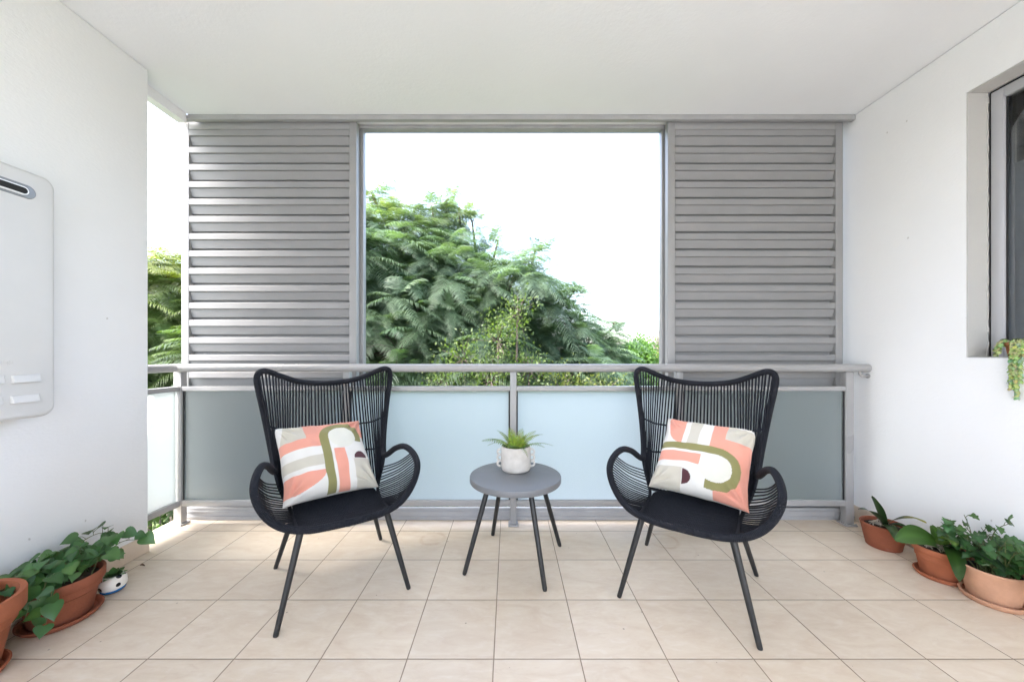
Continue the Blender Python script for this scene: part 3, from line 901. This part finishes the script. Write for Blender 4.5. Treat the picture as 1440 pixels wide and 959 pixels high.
leaf_part(t, b, at(1262, 762, 2.00) - O1, .050, .025, (.04, .08, .02))
O2 = Vector((2.268, 1.89, .009))
t = thing('potted_orchid', 'orchid with broad green leaves drooping over a terracotta pot between two other pots', 'potted plant', O2, 0, 'potted orchids along the wall')
pot(t, .104, .072, .150, M_terra, .030, .006, soil=.90)
saucer((O2.x, O2.y, .0005), .098, 'terracotta saucer under the broad leaved orchid', M_terra, .022)
roots(t, .078, .142, 22)
b = Vector((.0, -.0, .145)); MG = (.055, .115, .028)
leaf_part(t, b, at(1258, 760, 1.83) - O2, .098, .045, (.045, .10, .022), sidev=(-.15, .55, .8))
leaf_part(t, b, at(1311, 738, 1.86) - O2, .046, .01, (.07, .14, .04))
leaf_part(t, b, at(1345, 768, 1.76) - O2, .060, .04, (.10, .17, .035))
leaf_part(t, b + Vector((.03, -.02, 0)), at(1350, 818, 1.70) - O2, .070, .055, (.022, .055, .010))
leaf_part(t, b, at(1342, 748, 1.9) - O2, .055, .02, MG)
leaf_part(t, b + Vector((.02, -.02, .005)), at(1414, 806, 1.60) - O2, .072, .05, (.014, .035, .014))
leaf_part(t, b, at(1322, 741, 1.98) - O2, .050, .015, MG)
# ---- pale bowl with ivy
O3 = Vector((2.297, 1.705, .010))
t = thing('potted_ivy', 'small leaved ivy bushing out of a pale wide terracotta bowl', 'potted plant', O3)
pot(t, .104, .080, .150, M_terra_pale, 0, soil=.6)
saucer((O3.x, O3.y, .0005), .106, 'pale terracotta saucer under the ivy bowl', M_terra_pale, .026)
MB().lathe([(.072, .02), (.086, .132), (.084, .134), (.080, .126), (.068, .09), (0, .09)], 48).build('nursery_pot', M_black, t, smooth=True, angle=40)
st = MB(); lf = MB(); GI = (.040, .105, .030)
XM = XR - .03 - O3.x
for k in range(46):
    a = random.uniform(0, 6.28); r0 = random.uniform(.01, .06)
    b = Vector((.01 + r0 * math.cos(a), -.01 + r0 * math.sin(a), .10))
    e = Vector((max(-.10, min(XM - .02, b.x * 1.2 + random.uniform(-.13, .11))), b.y + random.uniform(-.20, .12), random.uniform(.19, .335)))
    vine([b, b.lerp(e, .5) + Vector((0, 0, .05)), e], random.randint(4, 7), .038, GI, .3, 'heart', .3, True, Vector((-.35, -.5, .7)), .028)
for k in range(9):
    y = random.uniform(-.20, -.08)
    vine([Vector((.05, -.08, .12)), Vector((.02, y * .9, .24)), Vector((-.02 + random.uniform(-.06, .06), y - .10, .20)), Vector((-.02, y - .13, random.uniform(.08, .16)))], 8, .038, GI, .6, 'heart', .25, True, Vector((-.4, -.8, .4)), .028)
for pth in ([(-.02, .02, .12), (-.06, .08, .27), (-.08, .10, .33)], [(0, .02, .12), (.03, .02, .30), (.05, -.03, .375)], [(-.02, .05, .12), (-.07, .12, .24), (-.11, .13, .28)]):
    vine([Vector(p) for p in pth], 9, .040, GI, .3, 'heart', .3, True, Vector((-.35, -.5, .7)), .028)
hi = XR - .012 - O3.x
lf.v = [(min(p[0], hi), p[1], p[2]) for p in lf.v]; st.v = [(min(p[0], hi - .003), p[1], p[2]) for p in st.v]
st.build('stems', M_stem, t, smooth=True); lf.build('foliage', M_potleaf, t, smooth=True)

# ---- trailing succulent on the window ledge
O4 = Vector((2.508, 1.755, 1.157))
t = thing('trailing_succulent', 'pale green trailing succulent hanging from an orange pot on the window ledge', 'potted plant', O4)
pot(t, .056, .042, .072, M_terra_or, .020, .004, soil=.9)
lf = MB(); st = MB()
for k in (0, 1, 3, 5, 6, 7, 8, 10, 12):
    a = R(115 + 165 * k / 12 + random.uniform(-8, 8))
    d = Vector((math.cos(a), math.sin(a) , 0))
    Lh = {5: .20, 6: .13, 7: .245, 8: .17}.get(k, random.uniform(.02, .055))
    p = spline([Vector((0, 0, .066)) + d * .02, d * .058 + Vector((0, 0, .088)), d * .075 + Vector((0, 0, .05)), Vector((d.x * .075, d.y * .08, .05 - Lh))], 8)
    # keep the hanging part clear of the wall face
    p = [Vector((min(q.x, XR - .016 - O4.x) if q.z < .005 else q.x, q.y, q.z)) for q in p]
    st.tube(p, .0022, 5)
    n = int(14 + Lh * 330)
    for i in range(n):
        q = along(p, .1 + .9 * i / n); b = i * 2.4
        hug = random.uniform(-1.3, -.5); dv = Vector((math.cos(b), math.sin(b), hug)); uv_ = Vector((math.cos(b), math.sin(b), .5))
        c_ = random.choice(((.32, .40, .17), (.42, .48, .20), (.36, .44, .22), (.46, .48, .22), (.24, .36, .22)))
        add_leaf(lf, q, dv, uv_, random.uniform(.015, .023), 'oval', 1.35, -.4, .35, tuple(x * random.uniform(.8, 1.2) for x in c_))
st.build('stems', M_stem, t, smooth=True); lf.build('foliage', M_potleaf, t, smooth=True)

# ------------------------------------------------------------------ fern in a white pot on the table
FP = Vector((.040, 2.125, .4858))
t = thing('potted_fern', 'green artificial fern in a speckled cream pot with ring handles on the table', 'potted plant', FP)
def speckle():
    m = N('speckled_ceramic'); c = m.coord()
    v = m.noise(c, 260, 2); n = m.noise(c, 22, 5)
    col = m.mix(m.ramp(n, .3, .7), (.50, .47, .43), (.60, .57, .53))
    col = m.mix(m.ramp(v, .66, .72, 0, .55), col, (.42, .38, .33))
    return m.done(m.pbr(col, .75, 0, .3, m.bump(m.math('ADD', v, n), .5, .003)))
M_ceram = speckle()
MB().lathe([(0, 0), (.072, 0), (.082, .006), (.0865, .02), (.088, .06), (.087, .115), (.086, .142), (.083, .145), (.079, .142), (.078, .11), (0, .11)], 56).build('pot', M_ceram, t, smooth=True, angle=45)
for s in (-1, 1):
    for k in range(3):
        zc = .040 + .034 * k
        ring = [(s * (.092 + .017 * math.cos(2 * math.pi * i / 20)), 0, zc + .0165 * math.sin(2 * math.pi * i / 20)) for i in range(20)]
        MB().tube(ring, .0062, 10, closed=True).build('ring_handle', M_ceram, t, smooth=True)
MB().lathe([(0, .122), (.05, .124), (.077, .118)], 32).build('soil', M_soil, t, smooth=True)
for k in range(24):
    a = k * 2.39996 + random.uniform(-.15, .15); low = k / 24
    L = random.uniform(.115, .15) + .10 * low; el = R(80 - 48 * low + random.uniform(-8, 8))
    hz = Vector((math.cos(a), math.sin(a), 0)); d = hz * math.cos(el) + Vector((0, 0, math.sin(el)))
    mb = MB(); b = hz * .02 + Vector((0, 0, .118))
    sd = d.cross(Vector((0, 0, 1))).normalized()
    tw = random.uniform(-.5, .5)
    P = [b + d * (L * q / 14) + hz * (L * .16 * (q / 14) ** 2) - Vector((0, 0, 1)) * (L * (.16 + .36 * low) * (q / 14) ** 2.2) for q in range(15)]
    mb.tube(P, .0010, 4); mb.c = [(.16, .20, .04)] * len(mb.v)
    base = (.30, .38, .07) if low < .55 else (.16, .27, .08)
    nl = 15
    for i in range(1, nl):
        q = i / nl; p = along(P, q); tg = (along(P, min(1, q + .05)) - along(P, q - .045)).normalized()
        nn = sd.cross(tg).normalized(); s1 = sd * math.cos(tw) + nn * math.sin(tw)
        pl = .027 * min(1, q * 5 + .3) * (1 - q ** 3) ** .9 + .003
        for s_ in (-1, 1):
            dv = (s1 * s_ + tg * .30 + nn * .12 + Vector((random.uniform(-.08, .08), random.uniform(-.08, .08), random.uniform(-.08, .08)))).normalized()
            cc = tuple(x * (1.05 - .45 * q) * random.uniform(.85, 1.15) for x in base)
            add_leaf(mb, p, dv, nn, pl, 'strap', 1.0, .2, .25, cc)
    mb.build('frond', M_potleaf, t, smooth=True)

# ------------------------------------------------------------------ crumbs on the tiles
for i, (px, py, L, lb) in enumerate(((551, 754.5, .016, 'crumpled dry brown leaf on the tiles by the rear leg of the vine side chair'), (431, 751, .016, 'dry brown leaf under the vine side chair'), (196, 797, .012, 'dark crumb of dry leaf on the tiles before the skirting'))):
    d = 590.85 / (py - CY); p = at(px, py, d); p.z = .003
    mb = MB(); add_leaf(mb, (0, 0, .004), (1, .5, .1), (0, 0, 1), L * 2, 'oval', 1.4, .8, .5, (.1, .05, .03)); mb.c = []
    o = mb.build('dry_leaf', M_dry, None, smooth=True, loc=p); tag(o, lb, 'leaf')

# ------------------------------------------------------------------ outside: ground, trees
def ground_mat():
    m = N('lawn_ground'); c = m.coord()
    return m.done(m.pbr(m.mix(m.ramp(m.noise(c, .6, 6, .7), .35, .65), (.035, .05, .018), (.08, .10, .035)), .95, 0, .2, m.bump(m.noise(c, 20, 4), .5, .05)))
g = MB().add([(-600, -600, -3.4), (600, -600, -3.4), (600, 1200, -3.4), (-600, 1200, -3.4)], [(0, 1, 2, 3)]).build('ground', ground_mat()); g['kind'] = 'structure'

def fronds(P, D, L, C, npair=21, droop=.50, pw=.0115, pl=.27):
    """feathery leaves: P bases, D directions, L lengths, C colours; every leaflet row is two drooping quads"""
    n = len(P); t = np.linspace(.10, 1.0, npair)
    up = np.array([0, 0, 1.0]); side = np.cross(D, up); side /= np.linalg.norm(side, axis=1, keepdims=True) + 1e-9
    out, cols = [], []
    for s in (-1, 1):
        for k, q in enumerate(t):
            base = P + D * (L * q)[:, None] - up * (L * droop * q ** 1.8)[:, None]
            tang = D - up * (1.8 * droop * q ** .8); tang /= np.linalg.norm(tang, axis=1, keepdims=True)
            ang = R(22 + 26 * q)
            dv = side * s * math.cos(ang) + tang * math.sin(ang) + np.random.normal(0, .06, (n, 3))
            ln = (L * pl * (math.sin(math.pi * (.26 + .68 * q)) ** .6))[:, None]
            wv = tang * (L * pw)[:, None] * (1.0 - .25 * q)
            mid = base + dv * ln * .5 - up * ln * .06; tip = base + dv * ln - up * ln * .34
            out.append(np.stack([base + wv * .7, mid + wv, mid - wv, base - wv * .7], 1))
            out.append(np.stack([mid + wv, tip + wv * .15, tip - wv * .15, mid - wv], 1))
            c4 = np.repeat(C[:, None, :], 4, 1)
            cols.append(c4); cols.append(c4 * 1.06)
    q = np.concatenate(out, 0).reshape(-1, 3); c = np.concatenate(cols, 0).reshape(-1, 3)
    return q, c

def lobe_points(c, r, n, fill=.55):
    u = np.random.normal(0, 1, (n, 3)); u /= np.linalg.norm(u, axis=1, keepdims=True)
    k = (fill + (1 - fill) * np.random.rand(n)) [:, None]
    return np.array(c) + u * k * np.array(r), u

def feathery_tree(label, trunk_xy, lobes, dens, cols, group, Lr=(.34, .68), top=0.0):
    t = thing('feathery_tree', label, 'tree', (trunk_xy[0], trunk_xy[1], -3.4), 0, group)
    base = Vector((trunk_xy[0], trunk_xy[1], -3.4)); T0 = t.location.copy()
    fork = base + Vector((0, 0, 2.6))
    MB().tube([base - T0, base.lerp(fork, .5) + Vector((.06, .03, 0)) - T0, fork - T0], [.19, .15, .12], 10).build('trunk', M_bark, t, smooth=True)
    V, C = [], []
    allc = np.array([l[0] for l in lobes]); ztop = max(l[0][2] + l[1][2] for l in lobes)
    for c, r in lobes:
        cv = Vector(c)
        br = spline([fork, fork.lerp(cv, .5) + Vector((random.uniform(-.2, .2), random.uniform(-.2, .2), .25)), cv], 5)
        MB().tube([p - T0 for p in br], [.07 - .055 * i / (len(br) - 1) for i in range(len(br))], 7).build('limb', M_bark, t, smooth=True)
        vol = r[0] * r[1] + r[1] * r[2] + r[0] * r[2]
        n = max(3, int(dens * vol))
        P, U = lobe_points(c, r, n)
        tw = MB()
        for k in range(min(16, n)):
            p = Vector(P[k]); tw.tube([cv - T0, cv.lerp(p, .55) + Vector((0, 0, .08)) - T0, p - T0], [.016, .010, .005], 5)
        tw.build('twigs', M_bark, t, smooth=True)
        m = 7
        tone = np.random.uniform(.55, 1.4, (n, 1)); kk0 = np.random.rand(n)[:, None]
        A0 = np.random.rand(n) * 6.283
        axis = U * .75 + np.array([0, 0, .75]) + np.random.normal(0, .25, (n, 3)); axis /= np.linalg.norm(axis, axis=1, keepdims=True)
        e1 = np.cross(axis, np.array([.3, .9, .1])); e1 /= np.linalg.norm(e1, axis=1, keepdims=True); e2 = np.cross(axis, e1)
        for j in range(m):
            a = A0 + j * 6.283 / m + np.random.normal(0, .2, n)
            D = (e1 * np.cos(a)[:, None] + e2 * np.sin(a)[:, None]) * .9 + axis * np.random.uniform(.25, .75, (n, 1)) + np.random.normal(0, .08, (n, 3))
            D /= np.linalg.norm(D, axis=1, keepdims=True)
            L = np.random.uniform(Lr[0], Lr[1], n)
            kk = np.clip(kk0 + np.random.normal(0, .15, (n, 1)), 0, 1)
            young_lit = (np.clip((P[:, 2] - (ztop - 1.2)) / 1.2, 0, 1) * (U[:, 2] > .1) * np.random.rand(n))[:, None] * top  # upward top fronds yellower: new growth and sunlit tops, put into the colour
            col = np.array(cols[0]) * (1 - kk) + np.array(cols[1]) * kk
            col = col * (1 - young_lit) + np.array(cols[2]) * young_lit
            col = col * tone * np.random.uniform(.88, 1.12, (n, 1))
            q, cc = fronds(P + np.random.normal(0, .03, (n, 3)), D, L, col)
            V.append(q); C.append(cc)
    V = np.concatenate(V); C = np.concatenate(C)
    raw('crown', M_leaf, V - np.array(T0), 4, t, C)
    return t

def lobe(px, py, d, rpx, rz=1.0, rd=None):
    p = at(px, py, d); r = rpx / F * d
    return (tuple(p), (r, rd or r, r * rz))
GA, GB, GY = (.056, .100, .062), (.125, .185, .108), (.26, .28, .08)
main = [lobe(470, 400, 5.4, 110), lobe(545, 372, 5.6, 84), lobe(545, 298, 5.9, 18, 1.0), lobe(622, 370, 6.0, 60), lobe(622, 318, 6.1, 20, 1.2), lobe(627, 284, 6.1, 13, 1.7), lobe(608, 296, 6.0, 7, 1.0), lobe(645, 300, 6.2, 8, 1.0), lobe(664, 312, 6.3, 9, 1.0), lobe(700, 340, 6.1, 9, 1.0), lobe(752, 356, 6.3, 9, 1.0), lobe(806, 412, 6.4, 10, 1.0), lobe(588, 312, 5.9, 8, 1.0), lobe(524, 276, 5.8, 9, 1.0), lobe(862, 462, 6.8, 9, 1.0), lobe(640, 420, 5.5, 75),
        lobe(708, 425, 5.7, 72), lobe(768, 462, 6.0, 54), lobe(738, 398, 6.3, 26), lobe(788, 430, 6.3, 20), lobe(846, 480, 6.7, 20), lobe(560, 420, 7.0, 70), lobe(650, 450, 7.0, 75), lobe(735, 480, 7.0, 55), lobe(828, 492, 6.6, 42), lobe(858, 515, 7.0, 30), lobe(560, 490, 5.1, 100),
        lobe(660, 535, 5.3, 100), lobe(770, 545, 5.7, 85), lobe(830, 545, 6.4, 60), lobe(420, 520, 5.0, 110)]
feathery_tree('tall feathery green tree filling the opening behind the railing', (-.7, 6.6), main, 34, (GA, GB, GY), 'feathery trees beyond the balcony', top=.9)
sd_ = [lobe(205, 445, 5.0, 95), lobe(262, 460, 5.4, 90), lobe(235, 400, 5.2, 50), lobe(160, 520, 4.6, 110), lobe(290, 540, 5.0, 110), lobe(215, 560, 4.6, 90)]
feathery_tree('yellowish feathery tree seen through the open corner beside the wall', (-5.2, 5.6), sd_, 32, ((.045, .085, .025), (.09, .14, .03), (.24, .25, .05)), 'feathery trees beyond the balcony', top=1.0)

def leaf_tree(name, label, cat, base, lobes, n, Ls, cols, group=None, trunk=.06, W=.5, fill=.3):
    t = thing(name, label, cat, base, 0, group); T0 = Vector(base)
    V, C = [], []
    for c, r in lobes:
        cv = Vector(c)
        MB().tube([Vector((0, 0, 0)), (cv - T0) * .5 + Vector((.05, .0, -.1)), cv - T0], [trunk, trunk * .6, trunk * .2], 7).build('stem', M_bark, t, smooth=True)
        m = int(n * (r[0] * r[1] + r[1] * r[2] + r[0] * r[2]))
        P, U = lobe_points(c, r, m, fill)
        tw = MB()
        for k in range(min(24, m)):
            p = Vector(P[k]); tw.tube([cv - T0, p - T0], [.008, .003], 4)
        tw.build('twigs', M_bark, t)
        # leaves sit in small sprays
        for j in range(9):
            D = U * .6 + np.random.normal(0, .6, (m, 3)) + np.array([0, 0, .15]); D /= np.linalg.norm(D, axis=1, keepdims=True)
            A = np.cross(D, np.random.normal(0, 1, (m, 3)) + np.array([0, 0, .6])); A /= np.linalg.norm(A, axis=1, keepdims=True) + 1e-9
            L = np.random.uniform(Ls[0], Ls[1], m)[:, None]
            b = P + np.random.normal(0, Ls[1] * 1.1, (m, 3))
            q = np.stack([b, b + D * L * .5 + A * L * W * .5, b + D * L, b + D * L * .5 - A * L * W * .5], 1)
            kk = np.random.rand(m, 1); col = np.array(cols[0]) * (1 - kk) + np.array(cols[1]) * kk
            V.append(q.reshape(-1, 3)); C.append(np.repeat(col[:, None, :], 4, 1).reshape(-1, 3))
    V = np.concatenate(V); C = np.concatenate(C)
    raw('crown', M_leaf, V - np.array(T0), 4, t, C)
    return t
leaf_tree('shrub', 'airy small leaved shrub standing before the feathery tree', 'shrub', (-.1, 4.3, -3.4),
          [lobe(650, 505, 4.2, 34, 1.0), lobe(700, 480, 4.3, 38, 1.2), lobe(728, 440, 4.4, 26, 1.3), lobe(690, 535, 4.1, 48, .7), lobe(745, 520, 4.3, 32, .9), lobe(625, 540, 4.2, 40, .7)], 230, (.034, .058), ((.055, .10, .03), (.13, .18, .055)), None, .05, .45)
leaf_tree('shrub', 'low mixed shrub showing just under the handrail past the middle post', 'shrub', (.75, 4.6, -3.4),
          [lobe(790, 548, 4.5, 46, .7), lobe(850, 552, 4.6, 46, .6), lobe(740, 565, 4.4, 46, .6)], 220, (.034, .06), ((.05, .09, .03), (.16, .18, .05)), None, .05, .45)
leaf_tree('shrub', 'dark leafy shrub glimpsed under the railing at the open corner', 'shrub', (-3.4, 3.3, -3.4),
          [((-3.2, 3.3, -.55), (.8, .7, .5)), ((-3.9, 3.9, -.1), (.9, .8, .7))], 130, (.06, .10), ((.03, .06, .02), (.06, .10, .03)), None, .05, .5)
leaf_tree('round_tree', 'bright green rounded treetop past the end of the feathery tree', 'tree', (5.1, 14.2, -3.4),
          [lobe(898, 500, 14, 20, 1.1), lobe(893, 530, 14, 26, 1.6), lobe(908, 520, 14.3, 18, 1.4)], 170, (.10, .16), ((.06, .13, .03), (.11, .20, .05)), None, .12, .6, .6)
leaf_tree('bare_tree', 'distant greyish purple thin tree beside the shutter stile', 'tree', (9.0, 21, -3.4),
          [lobe(925, 486, 20, 17, 1.4), lobe(912, 500, 20.5, 12, 1.0), lobe(940, 500, 20, 22, 1.6)], 26, (.12, .22), ((.12, .10, .095), (.17, .15, .13)), None, .12, .3, .2)
leaf_tree('shrub', 'dull yellow shrub low beside the purple thin tree', 'shrub', (8.0, 18, -3.4),
          [lobe(921, 510, 18, 16, 1.0), lobe(935, 522, 18, 24, 1.0)], 60, (.10, .2), ((.14, .15, .05), (.25, .22, .07)), None, .1, .4, .3)
# the dark mass of planting behind
hedge_l = []
for k in range(15):
    x = -7.5 + k * .85; hedge_l.append(((x, 9.0 + random.uniform(-.4, .4), -1.2 + random.uniform(-.3, .3)), (.9, .8, 2.2)))
V, C = [], []
for c, r in hedge_l:
    P, U = lobe_points(c, r, 2600, .7)
    D = U * .5 + np.random.normal(0, .6, P.shape); D /= np.linalg.norm(D, axis=1, keepdims=True)
    A = np.cross(D, np.random.normal(0, 1, P.shape)); A /= np.linalg.norm(A, axis=1, keepdims=True)
    L = np.random.uniform(.10, .2, (len(P), 1))
    V.append(np.stack([P, P + D * L * .5 + A * L * .3, P + D * L, P + D * L * .5 - A * L * .3], 1).reshape(-1, 3))
    kk = np.random.rand(len(P), 1); C.append(np.repeat((np.array((.02, .045, .015)) * (1 - kk) + np.array((.05, .09, .03)) * kk)[:, None, :], 4, 1).reshape(-1, 3))
hd = raw('hedge', M_leaf, np.concatenate(V), 4, None, np.concatenate(C))
tag(hd, 'long dark hedge behind the feathery trees', 'hedge', kind='stuff')

# ------------------------------------------------------------------ light, sky, camera
wd = bpy.data.worlds.new('World'); S.world = wd; wd.use_nodes = True
nt = wd.node_tree; nt.nodes.clear()
sky = nt.nodes.new('ShaderNodeTexSky'); sky.sky_type = 'NISHITA'; sky.sun_disc = False
SE, SA = 57, -112                        # sun elevation and compass direction it comes from (0 = ahead, + to the right)
sky.sun_elevation = R(SE); sky.sun_rotation = R(SA); sky.dust_density = 4.0; sky.air_density = 1.0; sky.ozone_density = 1.0
hs = nt.nodes.new('ShaderNodeHueSaturation'); hs.inputs['Saturation'].default_value = .84
bg = nt.nodes.new('ShaderNodeBackground'); bg.inputs['Strength'].default_value = .15
wo = nt.nodes.new('ShaderNodeOutputWorld')
nt.links.new(sky.outputs[0], hs.inputs['Color']); nt.links.new(hs.outputs[0], bg.inputs[0]); nt.links.new(bg.outputs[0], wo.inputs[0])
ld = bpy.data.lights.new('sun', 'SUN'); ld.energy = 1.5; ld.angle = R(40); ld.color = (1, .99, .97)
lo_ = bpy.data.objects.new('sun', ld); COL.objects.link(lo_)
dv = Vector((math.sin(R(SA)) * math.cos(R(SE)), math.cos(R(SA)) * math.cos(R(SE)), math.sin(R(SE))))
lo_.rotation_euler = (-dv).to_track_quat('-Z', 'Y').to_euler(); lo_.location = (0, 0, 30)

cam = bpy.data.cameras.new('camera'); cam.sensor_width = 36; cam.lens = F / 1440 * 36
cam.shift_x = 4 / 1440; cam.shift_y = 18.5 / 1440; cam.clip_start = .02; cam.clip_end = 3000
co = bpy.data.objects.new('camera', cam); COL.objects.link(co)
co.location = (0, 0, H); co.rotation_euler = (R(90), 0, 0); S.camera = co

S.view_settings.view_transform = 'Standard'; S.view_settings.look = 'None'
S.view_settings.gamma = 1; S.view_settings.use_curve_mapping = False
S.view_settings.exposure = 3.2
S.render.engine = 'CYCLES'
cy = S.cycles
cy.max_bounces = 14; cy.diffuse_bounces = 8; cy.glossy_bounces = 4; cy.transmission_bounces = 8; cy.transparent_max_bounces = 8
cy.use_denoising = True
try: cy.denoiser = 'OPENIMAGEDENOISE'
except Exception: pass
cy.sample_clamp_indirect = 8
